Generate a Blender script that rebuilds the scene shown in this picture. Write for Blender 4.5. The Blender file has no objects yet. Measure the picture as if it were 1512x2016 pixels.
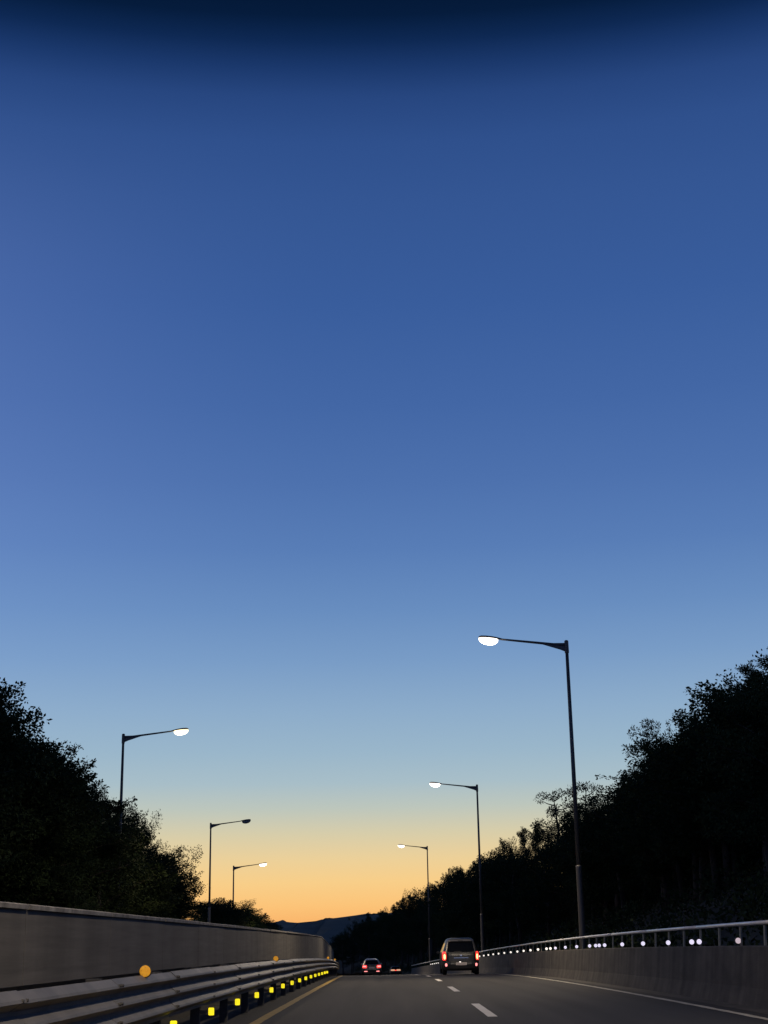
import bpy, bmesh, math, random
import numpy as np
from mathutils import Vector, Matrix

scene = bpy.context.scene
COL = scene.collection
random.seed(7)
RNG = np.random.default_rng(11)

# ------------------------------------------------------------------ camera
F_PX, IMG_W, IMG_H = 2800.0, 1512.0, 2016.0
PITCH, ROLL, YAW = math.atan(842.4 / 2800.0), math.radians(1.06), -0.0046
EYE = Vector((0.0, 0.0, 1.1))
FWD = Vector((math.sin(YAW) * math.cos(PITCH), math.cos(YAW) * math.cos(PITCH), math.sin(PITCH)))
R0 = Vector((math.cos(YAW), -math.sin(YAW), 0.0))
U0 = R0.cross(FWD)
RIGHT = R0 * math.cos(ROLL) - U0 * math.sin(ROLL)
UP = R0 * math.sin(ROLL) + U0 * math.cos(ROLL)

cam_data = bpy.data.cameras.new('camera')
cam_data.sensor_fit = 'HORIZONTAL'
cam_data.sensor_width = 36.0
cam_data.lens = 36.0 * F_PX / IMG_W
cam_data.clip_start = 0.05
cam_data.clip_end = 20000.0
cam = bpy.data.objects.new('camera', cam_data)
m = Matrix((RIGHT, UP, -FWD)).transposed().to_4x4()
m.translation = EYE
cam.matrix_world = m
COL.objects.link(cam)
scene.camera = cam
scene.render.resolution_x, scene.render.resolution_y = 768, 1024


def ray(x, y):
    """viewing direction of a photo pixel, scaled so that it advances 1 m along +Y"""
    v = FWD + RIGHT * ((x - IMG_W / 2) / F_PX) - UP * ((y - IMG_H / 2) / F_PX)
    return v / v.y


def elev_sin(y):
    return ray(756, y).normalized().z


def lin(c):
    out = []
    for v in c:
        v /= 255.0
        out.append(v / 12.92 if v <= 0.04045 else ((v + 0.055) / 1.055) ** 2.4)
    return tuple(out)


# ------------------------------------------------------------------ dusk sky
world = bpy.data.worlds.new('World')
scene.world = world
world.use_nodes = True
nt = world.node_tree
nt.nodes.clear()
nn, ln = nt.nodes.new, nt.links.new
out = nn('ShaderNodeOutputWorld')
bg = nn('ShaderNodeBackground')
bg.inputs['Strength'].default_value = 1.0
tc = nn('ShaderNodeTexCoord')
sep = nn('ShaderNodeSeparateXYZ')
ln(tc.outputs['Generated'], sep.inputs[0])
SKY = [(1860, (244, 160, 92)), (1812, (250, 182, 108)), (1780, (252, 196, 121)), (1735, (248, 206, 137)),
       (1690, (236, 208, 153)), (1640, (215, 205, 170)), (1590, (189, 198, 188)), (1540, (168, 190, 200)),
       (1480, (154, 182, 202)), (1400, (141, 172, 202)), (1300, (121, 156, 198)), (1200, (104, 141, 191)),
       (1080, (88, 125, 182)), (950, (77, 113, 173)), (800, (67, 103, 165)), (600, (57, 93, 156)),
       (400, (52, 86, 147)), (280, (47, 80, 140)), (190, (39, 70, 127)), (130, (26, 55, 106)),
       (80, (14, 40, 82)), (30, (6, 28, 60)), (-60, (3, 20, 46))]  # last stops put the windscreen's dark top tint into the sky colour


def ramp_of(stops, top=0.7):
    r = nn('ShaderNodeValToRGB')
    e = r.color_ramp.elements
    while len(e) > 1:
        e.remove(e[-1])
    first = True
    for s, c in stops:
        if first:
            el = e[0]
            el.position = max(0, s / top)
            first = False
        else:
            el = e.new(min(1, max(0, s / top)))
        el.color = (*lin(c), 1)
    return r


TOP = 0.7
mz = nn('ShaderNodeMath')
mz.operation = 'DIVIDE'
mz.inputs[1].default_value = TOP
ln(sep.outputs['Z'], mz.inputs[0])
west = ramp_of([(elev_sin(y), c) for y, c in SKY], TOP)
east = ramp_of([(0.0, (70, 84, 118)), (0.1, (92, 104, 140)), (0.2, (84, 112, 165)), (0.35, (60, 92, 158)),
                (0.52, (48, 80, 140)), (0.62, (6, 28, 60))], TOP)
ln(mz.outputs[0], west.inputs['Fac'])
ln(mz.outputs[0], east.inputs['Fac'])
az = nn('ShaderNodeMapRange')
az.interpolation_type = 'SMOOTHSTEP'
az.inputs['From Min'].default_value = -0.5
az.inputs['From Max'].default_value = 0.65
ln(sep.outputs['Y'], az.inputs['Value'])
mixw = nn('ShaderNodeMixRGB')
ln(az.outputs[0], mixw.inputs['Fac'])
ln(east.outputs['Color'], mixw.inputs[1])
ln(west.outputs['Color'], mixw.inputs[2])
# windscreen glow on the left, painted into the sky as a paler violet
side = nn('ShaderNodeMapRange')
side.interpolation_type = 'SMOOTHSTEP'
side.inputs['From Min'].default_value = -0.02
side.inputs['From Max'].default_value = -0.55
side.inputs['To Max'].default_value = 0.36
ln(sep.outputs['X'], side.inputs['Value'])
hi = nn('ShaderNodeMapRange')
hi.interpolation_type = 'SMOOTHSTEP'
hi.inputs['From Min'].default_value = 0.08
hi.inputs['From Max'].default_value = 0.3
ln(sep.outputs['Z'], hi.inputs['Value'])
fall = nn('ShaderNodeMapRange')
fall.interpolation_type = 'SMOOTHSTEP'
fall.inputs['From Min'].default_value = 0.56
fall.inputs['From Max'].default_value = 0.42
ln(sep.outputs['Z'], fall.inputs['Value'])
m0 = nn('ShaderNodeMath')
m0.operation = 'MULTIPLY'
ln(hi.outputs[0], m0.inputs[0])
ln(fall.outputs[0], m0.inputs[1])
ml = nn('ShaderNodeMath')
ml.operation = 'MULTIPLY'
ln(side.outputs[0], ml.inputs[0])
ln(m0.outputs[0], ml.inputs[1])
mixl = nn('ShaderNodeMixRGB')
mixl.blend_type = 'ADD'
mixl.inputs[2].default_value = (*lin((104, 112, 152)), 1)
ln(ml.outputs[0], mixl.inputs['Fac'])
ln(mixw.outputs[0], mixl.inputs[1])
ln(mixl.outputs[0], bg.inputs['Color'])
ln(bg.outputs[0], out.inputs['Surface'])

scene.view_settings.view_transform = 'Standard'
scene.view_settings.look = 'None'
scene.view_settings.exposure = 0.0
scene.view_settings.gamma = 1.0
scene.view_settings.use_curve_mapping = False
LAMP_POWER = 6200.0


# ------------------------------------------------------------------ road alignment
def road_z(d):
    k = 105.0
    return -d * d / 8800.0 if d < k else -k * k / 8800.0 - (d - k) * k / 4400.0


def shift_left(d):
    d = max(d, 0)
    return d * d / 6000.0 if d < 110 else 110 * 110 / 6000.0 + (d - 110) * 0.0367


def shift_right(d):
    return float(np.interp(d, [-50, 60, 74, 100, 140, 200, 300, 420], [0, 0, .1, .75, 2.2, 4.0, 7.0, 11.0]))


def shift_hill(d):
    return float(np.interp(d, [-50, 60, 100, 140, 200, 250, 300, 360, 420, 520], [0, 0, .75, 2.4, 5.0, 7.5, 11.5, 21, 35, 64]))


def at(u, d, z=0.0):
    t = min(1.0, max(0.0, (u + 2.0) / 3.4))
    s = shift_left(d) * (1 - t) + shift_right(d) * t
    return (u - s, d, z + road_z(d))


def wall_top(d):
    return float(np.interp(d, [-30, 20, 60, 100, 130, 170, 260], [1.52, 1.50, 1.46, 1.42, 1.1, .5, -1.2]))


# ------------------------------------------------------------------ helpers
def tag(o, label=None, cat=None, group=None, kind=None):
    if label: o['label'] = label
    if cat: o['category'] = cat
    if group: o['group'] = group
    if kind: o['kind'] = kind
    return o


def mesh_obj(name, me, parent=None, mat=None):
    o = bpy.data.objects.new(name, me)
    COL.objects.link(o)
    if mat is not None and not me.materials:
        me.materials.append(mat)
    if parent is not None:
        o.parent = parent
    return o


def pydata(name, verts, faces, mat=None, smooth=False):
    me = bpy.data.meshes.new(name)
    me.from_pydata([tuple(v) for v in verts], [], faces)
    me.update()
    if mat: me.materials.append(mat)
    if smooth:
        me.polygons.foreach_set('use_smooth', [True] * len(me.polygons))
    return me


def empty(name, loc=(0, 0, 0), rz=0.0):
    o = bpy.data.objects.new(name, None)
    o.empty_display_size = 0.2
    o.location = loc
    o.rotation_euler = (0, 0, rz)
    COL.objects.link(o)
    return o


def box_data(cx, cy, cz, sx, sy, sz, v, f):
    b = len(v)
    for dz in (-1, 1):
        for dx, dy in ((-1, -1), (1, -1), (1, 1), (-1, 1)):
            v.append((cx + dx * sx / 2, cy + dy * sy / 2, cz + dz * sz / 2))
    f += [(b, b + 3, b + 2, b + 1), (b + 4, b + 5, b + 6, b + 7), (b, b + 1, b + 5, b + 4),
          (b + 1, b + 2, b + 6, b + 5), (b + 2, b + 3, b + 7, b + 6), (b + 3, b, b + 4, b + 7)]


def box_mesh(name, sx, sy, sz, mat, c=(0, 0, 0), bevel=0.0):
    bm = bmesh.new()
    bmesh.ops.create_cube(bm, size=1.0)
    for v in bm.verts:
        v.co = Vector((v.co.x * sx + c[0], v.co.y * sy + c[1], v.co.z * sz + c[2]))
    if bevel:
        bmesh.ops.bevel(bm, geom=bm.edges[:], offset=bevel, segments=2, affect='EDGES')
    me = bpy.data.meshes.new(name)
    bm.to_mesh(me)
    bm.free()
    if mat: me.materials.append(mat)
    return me


def tube_data(pts, radii, n, v, f, cap=True):
    """tapered tube through points"""
    base = len(v)
    pts = [Vector(p) for p in pts]
    for i, p in enumerate(pts):
        a = pts[max(i - 1, 0)]
        b = pts[min(i + 1, len(pts) - 1)]
        t = (b - a).normalized()
        ref = Vector((0, 0, 1)) if abs(t.z) < 0.9 else Vector((1, 0, 0))
        s = t.cross(ref).normalized()
        w = s.cross(t)
        for k in range(n):
            an = 2 * math.pi * k / n
            v.append(tuple(p + (s * math.cos(an) + w * math.sin(an)) * radii[i]))
    for i in range(len(pts) - 1):
        for k in range(n):
            k2 = (k + 1) % n
            f.append((base + i * n + k, base + i * n + k2, base + (i + 1) * n + k2, base + (i + 1) * n + k))
    if cap:
        f.append(tuple(base + k for k in range(n))[::-1])
        e = base + (len(pts) - 1) * n
        f.append(tuple(e + k for k in range(n)))


def sweep(name, prof, ds, mat, pos, closed=True, smooth=False, caps=True):
    """sweep a (u, z) profile along distances ds; pos(u, d, z) places a point"""
    v, f = [], []
    n = len(prof)
    for d in ds:
        for (u, z) in prof:
            v.append(pos(u, d, z))
    lim = n if closed else n - 1
    for i in range(len(ds) - 1):
        for k in range(lim):
            k2 = (k + 1) % n
            f.append((i * n + k, i * n + k2, (i + 1) * n + k2, (i + 1) * n + k))
    if closed and caps:
        f.append(tuple(range(n)))
        f.append(tuple(range((len(ds) - 1) * n, len(ds) * n))[::-1])
    me = pydata(name, v, f, mat, smooth)
    bm = bmesh.new()
    bm.from_mesh(me)
    bmesh.ops.recalc_face_normals(bm, faces=bm.faces)
    bm.to_mesh(me)
    bm.free()
    return me


def frange(a, b, n):
    return [a + (b - a) * i / n for i in range(n + 1)]


# ------------------------------------------------------------------ materials
def mat_new(name, color, rough=0.7, metal=0.0, noise=0.0, scale=5.0, bump=0.0, stretch=(1, 1, 1), emit=None,
            estr=0.0, spec=0.5, color2=None, detail=6.0, bscale=None):
    ma = bpy.data.materials.new(name)
    ma.use_nodes = True
    t = ma.node_tree
    b = t.nodes['Principled BSDF']
    b.inputs['Base Color'].default_value = (*color, 1)
    b.inputs['Roughness'].default_value = rough
    b.inputs['Metallic'].default_value = metal
    b.inputs['Specular IOR Level'].default_value = spec
    if emit:
        b.inputs['Emission Color'].default_value = (*emit, 1)
        b.inputs['Emission Strength'].default_value = estr
    if noise or bump:
        co = t.nodes.new('ShaderNodeTexCoord')
        mp = t.nodes.new('ShaderNodeMapping')
        mp.inputs['Scale'].default_value = stretch
        t.links.new(co.outputs['Object'], mp.inputs[0])
        nz = t.nodes.new('ShaderNodeTexNoise')
        nz.inputs['Scale'].default_value = scale
        nz.inputs['Detail'].default_value = detail
        nz.inputs['Roughness'].default_value = 0.65
        t.links.new(mp.outputs[0], nz.inputs['Vector'])
        if noise:
            rp = t.nodes.new('ShaderNodeValToRGB')
            rp.color_ramp.elements[0].position = 0.3
            rp.color_ramp.elements[1].position = 0.7
            c2 = color2 or tuple(min(1, c * (1 + noise)) for c in color)
            c1 = tuple(c * (1 - noise) for c in color)
            rp.color_ramp.elements[0].color = (*c1, 1)
            rp.color_ramp.elements[1].color = (*c2, 1)
            t.links.new(nz.outputs['Fac'], rp.inputs['Fac'])
            t.links.new(rp.outputs[0], b.inputs['Base Color'])
        if bump:
            n2 = nz
            if bscale:
                n2 = t.nodes.new('ShaderNodeTexNoise')
                n2.inputs['Scale'].default_value = bscale
                n2.inputs['Detail'].default_value = 4
                t.links.new(mp.outputs[0], n2.inputs['Vector'])
            bp = t.nodes.new('ShaderNodeBump')
            bp.inputs['Strength'].default_value = bump
            bp.inputs['Distance'].default_value = 0.02
            t.links.new(n2.outputs['Fac'], bp.inputs['Height'])
            t.links.new(bp.outputs[0], b.inputs['Normal'])
    return ma


def asphalt_mat():
    ma = bpy.data.materials.new('asphalt')
    ma.use_nodes = True
    t = ma.node_tree
    b = t.nodes['Principled BSDF']
    b.inputs['Roughness'].default_value = 0.85
    b.inputs['Specular IOR Level'].default_value = 0.25
    co = t.nodes.new('ShaderNodeTexCoord')
    n1 = t.nodes.new('ShaderNodeTexNoise'); n1.inputs['Scale'].default_value = 60; n1.inputs['Detail'].default_value = 5
    mp = t.nodes.new('ShaderNodeMapping'); mp.inputs['Scale'].default_value = (1.5, .05, 1)
    n2 = t.nodes.new('ShaderNodeTexNoise'); n2.inputs['Scale'].default_value = 1.0; n2.inputs['Detail'].default_value = 5
    t.links.new(co.outputs['Object'], n1.inputs['Vector'])
    t.links.new(co.outputs['Object'], mp.inputs[0])
    t.links.new(mp.outputs[0], n2.inputs['Vector'])
    r1 = t.nodes.new('ShaderNodeValToRGB')
    r1.color_ramp.elements[0].position = .3; r1.color_ramp.elements[0].color = (.038, .037, .036, 1)
    r1.color_ramp.elements[1].position = .7; r1.color_ramp.elements[1].color = (.068, .066, .063, 1)
    r2 = t.nodes.new('ShaderNodeValToRGB')
    r2.color_ramp.elements[0].position = .3; r2.color_ramp.elements[0].color = (.62, .62, .62, 1)
    r2.color_ramp.elements[1].position = .7; r2.color_ramp.elements[1].color = (1.15, 1.15, 1.15, 1)
    mx = t.nodes.new('ShaderNodeMixRGB'); mx.blend_type = 'MULTIPLY'; mx.inputs[0].default_value = 1
    t.links.new(n1.outputs['Fac'], r1.inputs[0]); t.links.new(n2.outputs['Fac'], r2.inputs[0])
    t.links.new(r1.outputs[0], mx.inputs[1]); t.links.new(r2.outputs[0], mx.inputs[2])
    t.links.new(mx.outputs[0], b.inputs['Base Color'])
    bp = t.nodes.new('ShaderNodeBump'); bp.inputs['Strength'].default_value = .35; bp.inputs['Distance'].default_value = .01
    t.links.new(n1.outputs['Fac'], bp.inputs['Height']); t.links.new(bp.outputs[0], b.inputs['Normal'])
    return ma


def streak(ma, ys=3.0, zs=.12, lo_=.55, hi_=1.25):
    """multiply a material's colour with vertical water stains"""
    t = ma.node_tree
    b = t.nodes['Principled BSDF']
    src = b.inputs['Base Color'].links[0].from_socket
    co = t.nodes.new('ShaderNodeTexCoord')
    mp = t.nodes.new('ShaderNodeMapping'); mp.inputs['Scale'].default_value = (.2, ys, zs * ys)
    t.links.new(co.outputs['Object'], mp.inputs[0])
    nz = t.nodes.new('ShaderNodeTexNoise'); nz.inputs['Scale'].default_value = 1; nz.inputs['Detail'].default_value = 7
    t.links.new(mp.outputs[0], nz.inputs['Vector'])
    rp = t.nodes.new('ShaderNodeMapRange')
    rp.inputs['From Min'].default_value = .3; rp.inputs['From Max'].default_value = .68
    rp.inputs['To Min'].default_value = lo_; rp.inputs['To Max'].default_value = hi_
    t.links.new(nz.outputs['Fac'], rp.inputs['Value'])
    mx = t.nodes.new('ShaderNodeMixRGB'); mx.blend_type = 'MULTIPLY'; mx.inputs[0].default_value = 1
    t.links.new(src, mx.inputs[1]); t.links.new(rp.outputs[0], mx.inputs[2])
    t.links.new(mx.outputs[0], b.inputs['Base Color'])
    return ma


def leaf_mat(name, c):
    ma = bpy.data.materials.new(name)
    ma.use_nodes = True
    t = ma.node_tree
    b = t.nodes['Principled BSDF']
    b.inputs['Roughness'].default_value = 0.7
    b.inputs['Specular IOR Level'].default_value = 0.05
    oi = t.nodes.new('ShaderNodeObjectInfo')
    hs = t.nodes.new('ShaderNodeHueSaturation')
    hs.inputs['Color'].default_value = (*c, 1)
    mr = t.nodes.new('ShaderNodeMapRange')
    mr.inputs['To Min'].default_value = .75; mr.inputs['To Max'].default_value = 1.2
    t.links.new(oi.outputs['Random'], mr.inputs['Value'])
    t.links.new(mr.outputs[0], hs.inputs['Value'])
    t.links.new(hs.outputs[0], b.inputs['Base Color'])
    return ma


M = {}
M['asphalt'] = asphalt_mat()
M['white_paint'] = mat_new('white_paint', (.70, .69, .66), .7, noise=.22, scale=9, color2=(.78, .77, .74), bump=.2)
M['worn_white'] = mat_new('worn_white', (.52, .50, .43), .75, noise=.45, scale=6, color2=(.66, .64, .55), bump=.2)
M['yellow_paint'] = mat_new('yellow_paint', (.42, .29, .07), .75, noise=.3, scale=7, bump=.2)
M['concrete'] = mat_new('concrete', (.075, .067, .057), .9, noise=.35, scale=1.6, stretch=(1, .5, 1.5), bump=.3, bscale=30)
M['gutter'] = mat_new('gutter', (.07, .065, .058), .9, noise=.5, scale=3, bump=.3, bscale=25)
M['panel'] = mat_new('panel', (.115, .110, .102), .85, noise=.22, scale=1.2, stretch=(1, .35, 9), bump=.15)
M['coping'] = mat_new('coping', (.30, .29, .27), .85, noise=.3, scale=4, bump=.2)
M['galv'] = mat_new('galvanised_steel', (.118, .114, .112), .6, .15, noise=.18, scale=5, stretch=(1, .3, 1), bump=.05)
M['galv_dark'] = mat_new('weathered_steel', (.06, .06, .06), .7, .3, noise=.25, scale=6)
M['rail_steel'] = mat_new('rail_steel', (.86, .85, .82), .3, .0, noise=.15, scale=4)
M['post_steel'] = mat_new('post_steel', (.22, .22, .19), .6, .2, noise=.2, scale=12)
M['pole'] = mat_new('pole_steel', (.10, .095, .09), .5, .35, noise=.15, scale=8, stretch=(1, 1, .2))
M['lamp_shell'] = mat_new('lamp_shell', (.10, .10, .10), .5, .4)
M['lens_white'] = mat_new('lens_white', (.9, .9, .85), .3, emit=(1, .95, .86), estr=25)
M['lens_yellow'] = mat_new('lens_yellow', (.9, .9, .8), .3, emit=(1, .90, .62), estr=25)
M['lens_off'] = mat_new('lens_off', (.25, .26, .26), .2)
M['refl_yellow_glow'] = mat_new('reflector_yellow_glow', (.8, .68, .03), .3, emit=(1.0, .86, .02), estr=.85)  # own glow stands in for headlight returned by the yellow faces
M['refl_orange_glow'] = mat_new('reflector_orange_glow', (.75, .36, .03), .35, noise=.35, scale=45, emit=(.95, .42, .03), estr=.28)  # emission painted in for headlight bounced back by the orange lenses
M['black'] = mat_new('black_plastic', (.015, .015, .016), .5)
M['rubber'] = mat_new('rubber', (.012, .012, .012), .8)
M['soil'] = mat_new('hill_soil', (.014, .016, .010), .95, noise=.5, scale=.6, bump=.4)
M['ground'] = mat_new('ground', (.03, .035, .022), .95, noise=.4, scale=.02)
M['mountain'] = mat_new('mountain', (.045, .055, .05), .95, noise=.4, scale=.01, bump=.5)
M['bark'] = mat_new('bark', (.045, .036, .028), .9, noise=.3, scale=8, stretch=(1, 1, .2), bump=.4)
M['leaf_a'] = leaf_mat('leaf_broad', (.026, .040, .016))
M['leaf_b'] = leaf_mat('leaf_pine', (.020, .034, .017))
M['leaf_c'] = leaf_mat('leaf_light', (.028, .038, .017))

def bulb_glow(ma, core, rim, rim_col):
    """frosted bowl: brightest where the bulb sits behind its middle, dimmer and warmer at its rim"""
    t = ma.node_tree
    b = t.nodes['Principled BSDF']
    co = t.nodes.new('ShaderNodeTexCoord')
    mp = t.nodes.new('ShaderNodeMapping')
    mp.inputs['Location'].default_value = (-1, -1, -.7)
    mp.inputs['Scale'].default_value = (2, 2, 1.4)
    t.links.new(co.outputs['Generated'], mp.inputs[0])
    le = t.nodes.new('ShaderNodeVectorMath'); le.operation = 'LENGTH'
    t.links.new(mp.outputs[0], le.inputs[0])
    mr = t.nodes.new('ShaderNodeMapRange'); mr.interpolation_type = 'SMOOTHSTEP'
    mr.inputs['From Min'].default_value = .55; mr.inputs['From Max'].default_value = 1.25
    mr.inputs['To Min'].default_value = core; mr.inputs['To Max'].default_value = rim
    t.links.new(le.outputs['Value'], mr.inputs['Value'])
    t.links.new(mr.outputs[0], b.inputs['Emission Strength'])
    m2 = t.nodes.new('ShaderNodeMapRange')
    m2.inputs['From Min'].default_value = .5; m2.inputs['From Max'].default_value = 1.2
    t.links.new(le.outputs['Value'], m2.inputs['Value'])
    mx = t.nodes.new('ShaderNodeMixRGB')
    mx.inputs[1].default_value = b.inputs['Emission Color'].default_value
    mx.inputs[2].default_value = (*rim_col, 1)
    t.links.new(m2.outputs[0], mx.inputs[0])
    t.links.new(mx.outputs[0], b.inputs['Emission Color'])


bulb_glow(M['lens_white'], 14, .9, (1, .84, .70))
bulb_glow(M['lens_yellow'], 14, .9, (1, .80, .38))
streak(M['concrete'], 2.2, .15)
streak(M['panel'], 1.1, .10, .75, 1.15)
streak(M['coping'], 5.0, 1.0, .5, 1.2)
streak(M['galv'], 2.5, .4, .7, 1.2)
for k_, c_, e_ in (('refl_glow_near', (.95, .74, .80), .5), ('refl_glow_mid', (.86, .80, 1.0), .9), ('refl_glow_far', (1.0, .92, .82), 1.1)):  # emission by distance imitates returned headlight; these lenses are no lamps
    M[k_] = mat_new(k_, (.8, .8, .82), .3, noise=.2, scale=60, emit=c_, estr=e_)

# ------------------------------------------------------------------ ground, road, far land
gm = pydata('ground', [(-9000, -400, -16), (9000, -400, -16), (9000, 9000, -16), (-9000, 9000, -16)], [(0, 1, 2, 3)], M['ground'])
tag(mesh_obj('ground', gm), kind='structure')

DS = frange(-25, 105, 52) + frange(105, 320, 43)[1:]
road_prof = [(-3.55, -.02), (-2.9, 0.0), (1.4, 0.0), (6.0, 0.0), (6.0, -.4), (-3.55, -.4)]
road = mesh_obj('road', sweep('road', road_prof, DS, M['asphalt'], at))
tag(road, kind='structure')


def strip(name, u0, u1, d0, d1, mat, n, z=0.004, parent=road, jit=0.0):
    ds = frange(d0, d1, n)
    v, f = [], []
    for d in ds:
        a = random.uniform(-jit, jit); b = random.uniform(-jit, jit)
        v += [at(u0 + a, d, z), at(u1 + b, d, z)]
    for i in range(n):
        f.append((2 * i, 2 * i + 1, 2 * i + 3, 2 * i + 2))
    return mesh_obj(name, pydata(name, v, f, mat), parent)


strip('yellow_edge_line', -2.16, -2.00, -6, 200, M['yellow_paint'], 260, jit=.006)
strip('white_edge_line', 5.03, 5.17, -6, 205, M['worn_white'], 420, jit=.012)
for c in (-2.5, 11.5, 25.9, 39.9, 54.6, 70.0, 86.0):
    strip('lane_dash', 1.35, 1.50, c - 2.7, c + 2.7, M['white_paint'], 8, jit=.003)
# gutter strip with grit at the foot of the parapet
strip('gutter', 5.42, 5.99, -6, 210, M['gutter'], 150, z=.006)

# carriageway on the other side of the grey wall, level while this road dips
opp = sweep('road', [(-12.8, 0.0), (-3.75, 0.0), (-3.75, -1.5), (-12.8, -1.5)], frange(-25, 260, 60), M['asphalt'],
            lambda u, d, z: (u - shift_left(d), d, z + wall_top(d) - 1.15))
tag(mesh_obj('road', opp), kind='structure')


def h2(x, y, s):
    return (math.sin(x * 1.3 * s + y * .7 * s) + math.sin(x * .6 * s - y * 1.1 * s + 1.3) + .5 * math.sin(x * 2.7 * s + 2.1 * y * s)) / 2.5


def hill_right(u, d):
    """height above the road's own level"""
    base = float(np.interp(u, [6.02, 7.5, 9, 13, 19, 28, 45, 90, 320], [-.1, .25, .9, 3.2, 6.6, 9.5, 12, 15, 12]))
    return base + (0 if u < 7.5 else .35 * h2(u, d, .35))


def pos_right(u, d):
    t = min(1, max(0, (u - 6.02) / 3.0))
    s = shift_right(d) * (1 - t) + shift_hill(d) * t
    return u - s


def pos_left(u, d):
    return u - shift_left(d)


def hill_left(u, d):
    """absolute height"""
    base = float(np.interp(-u, [12.8, 14, 17, 22, 30, 50, 100, 320], [-.1, .2, 1.6, 4.2, 7.5, 10, 12, 10]))
    fade = float(np.interp(d, [0, 100, 130, 200, 300], [1.25, 1.0, .55, .3, .2]))
    return base * fade + wall_top(d) - 1.15 + .3 * h2(u, d, .35)


def terrain(name, us, ds, px, hz):
    v, f = [], []
    n = len(us)
    for d in ds:
        for u in us:
            v.append((px(u, d), d, hz(u, d)))
    for i in range(len(ds) - 1):
        for k in range(n - 1):
            f.append((i * n + k, i * n + k + 1, (i + 1) * n + k + 1, (i + 1) * n + k))
    o = mesh_obj(name, pydata(name, v, f, M['soil'], True))
    return tag(o, kind='structure')


US = [6.02, 6.8, 7.5, 8.2, 9, 10.5, 12, 14, 16, 19, 22, 25, 28, 34, 45, 65, 90, 160, 320]
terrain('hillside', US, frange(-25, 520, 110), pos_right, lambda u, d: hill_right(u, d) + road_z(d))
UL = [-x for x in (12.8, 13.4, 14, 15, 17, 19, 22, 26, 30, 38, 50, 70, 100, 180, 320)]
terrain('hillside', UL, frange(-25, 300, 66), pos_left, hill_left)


def mountain(name, pts, dist, depth, mat):
    """ridge whose crest runs through photo directions pts at a given distance, with real depth"""
    v, f = [], []
    xs = frange(pts[0][0], pts[-1][0], 220)
    rows = [(-depth, 0.0), (-depth * .66, .28), (-depth * .33, .62), (-depth * .12, .88), (0, 1.0), (depth * .5, .6), (depth, 0.0)]
    for off, k in rows:
        for x in xs:
            y = float(np.interp(x, [p[0] for p in pts], [p[1] for p in pts]))
            r = ray(x, y)
            top = EYE.z + r.z * dist
            jit = dist * .0002 * (math.sin(x * .21) + math.sin(x * .53 + 1) + .6 * math.sin(x * 1.37 + off))
            spur = depth * .09 * math.sin(x * .13 + off * .002) * (0 if off == 0 else 1)
            v.append((r.x * dist + spur, dist + off, -16 + (top + 16) * k + jit * (1 if k > .05 else 0)))
    n = len(xs)
    for i in range(len(rows) - 1):
        for k in range(n - 1):
            f.append((i * n + k, i * n + k + 1, (i + 1) * n + k + 1, (i + 1) * n + k))
    return tag(mesh_obj(name, pydata(name, v, f, mat, True)), kind='structure')


mountain('mountain', [(60, 1850), (300, 1838), (420, 1842), (500, 1832), (530, 1824), (543, 1817), (557, 1811), (570, 1816), (588, 1826), (605, 1830), (660, 1838), (760, 1842), (900, 1850)],
         5200, 1300, M['mountain'])
mountain('mountain', [(380, 1858), (520, 1850), (560, 1838), (590, 1825), (615, 1817), (632, 1811), (648, 1806), (660, 1810), (676, 1811), (690, 1806), (706, 1804), (724, 1799), (790, 1796), (900, 1815), (1000, 1840)],
         3200, 900, M['mountain'])

# ------------------------------------------------------------------ median wall (left) with coping stones
wall = empty('median_wall', at(-3.6, 0, 0))
tag(wall, 'long smooth grey concrete wall with pale coping behind the steel guardrail', 'wall')


def child(name, me, root, mat=None):
    """mesh with world coordinates under a root"""
    o = mesh_obj(name, me, root, mat)
    o.matrix_parent_inverse = Matrix.Translation(root.location).inverted()
    return o


def wall_pos(u, d, z):     # z measured from the wall's top edge
    return (u - shift_left(d), d, wall_top(d) + z)


PERIOD = 4.4
d0 = -12.0
i = 0
while d0 < 225:
    d1 = d0 + PERIOD
    n = 3
    pan = sweep('wall_panel', [(-3.60, -.05), (-3.60, -2.6), (-3.74, -2.6), (-3.74, -.05)], frange(d0 + .008, d1 - .008, n), M['panel'], wall_pos)
    child('wall_panel', pan, wall)
    j = random.uniform(-.008, .008)
    cop = sweep('coping', [(-3.565 + j, -.055), (-3.56 + j, -.012 + j * .6), (-3.60, .0 + j * .6), (-3.74, .0), (-3.78, -.012), (-3.78, -.055)],
                frange(d0 + .03, d1 - .03, n), M['coping'], wall_pos)
    child('coping', cop, wall)
    d0 = d1

# ------------------------------------------------------------------ double-sided steel guardrail
rail = empty('guardrail', at(-2.55, 0, 0))
tag(rail, 'ribbed galvanised steel guardrail with yellow reflectors beside the yellow line', 'guardrail')
# three-rib beam, z from .38 to .84; ribs bulge towards the road (+u)
ridges = []
zt = .84
for k in range(3):
    z0 = zt - k * .153
    ridges += [(-.075, z0), (-.01, z0 - .055), (0.0, z0 - .075), (-.075, z0 - .125)]
ridges += [(-.075, .375)]


def beam_profile(u_face, sgn, j=0.0):
    front = [(u_face + sgn * a, z + j) for a, z in ridges]
    back = [(u_face + sgn * (a - .006), z + j) for a, z in reversed(ridges)]
    return front + back


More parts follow.
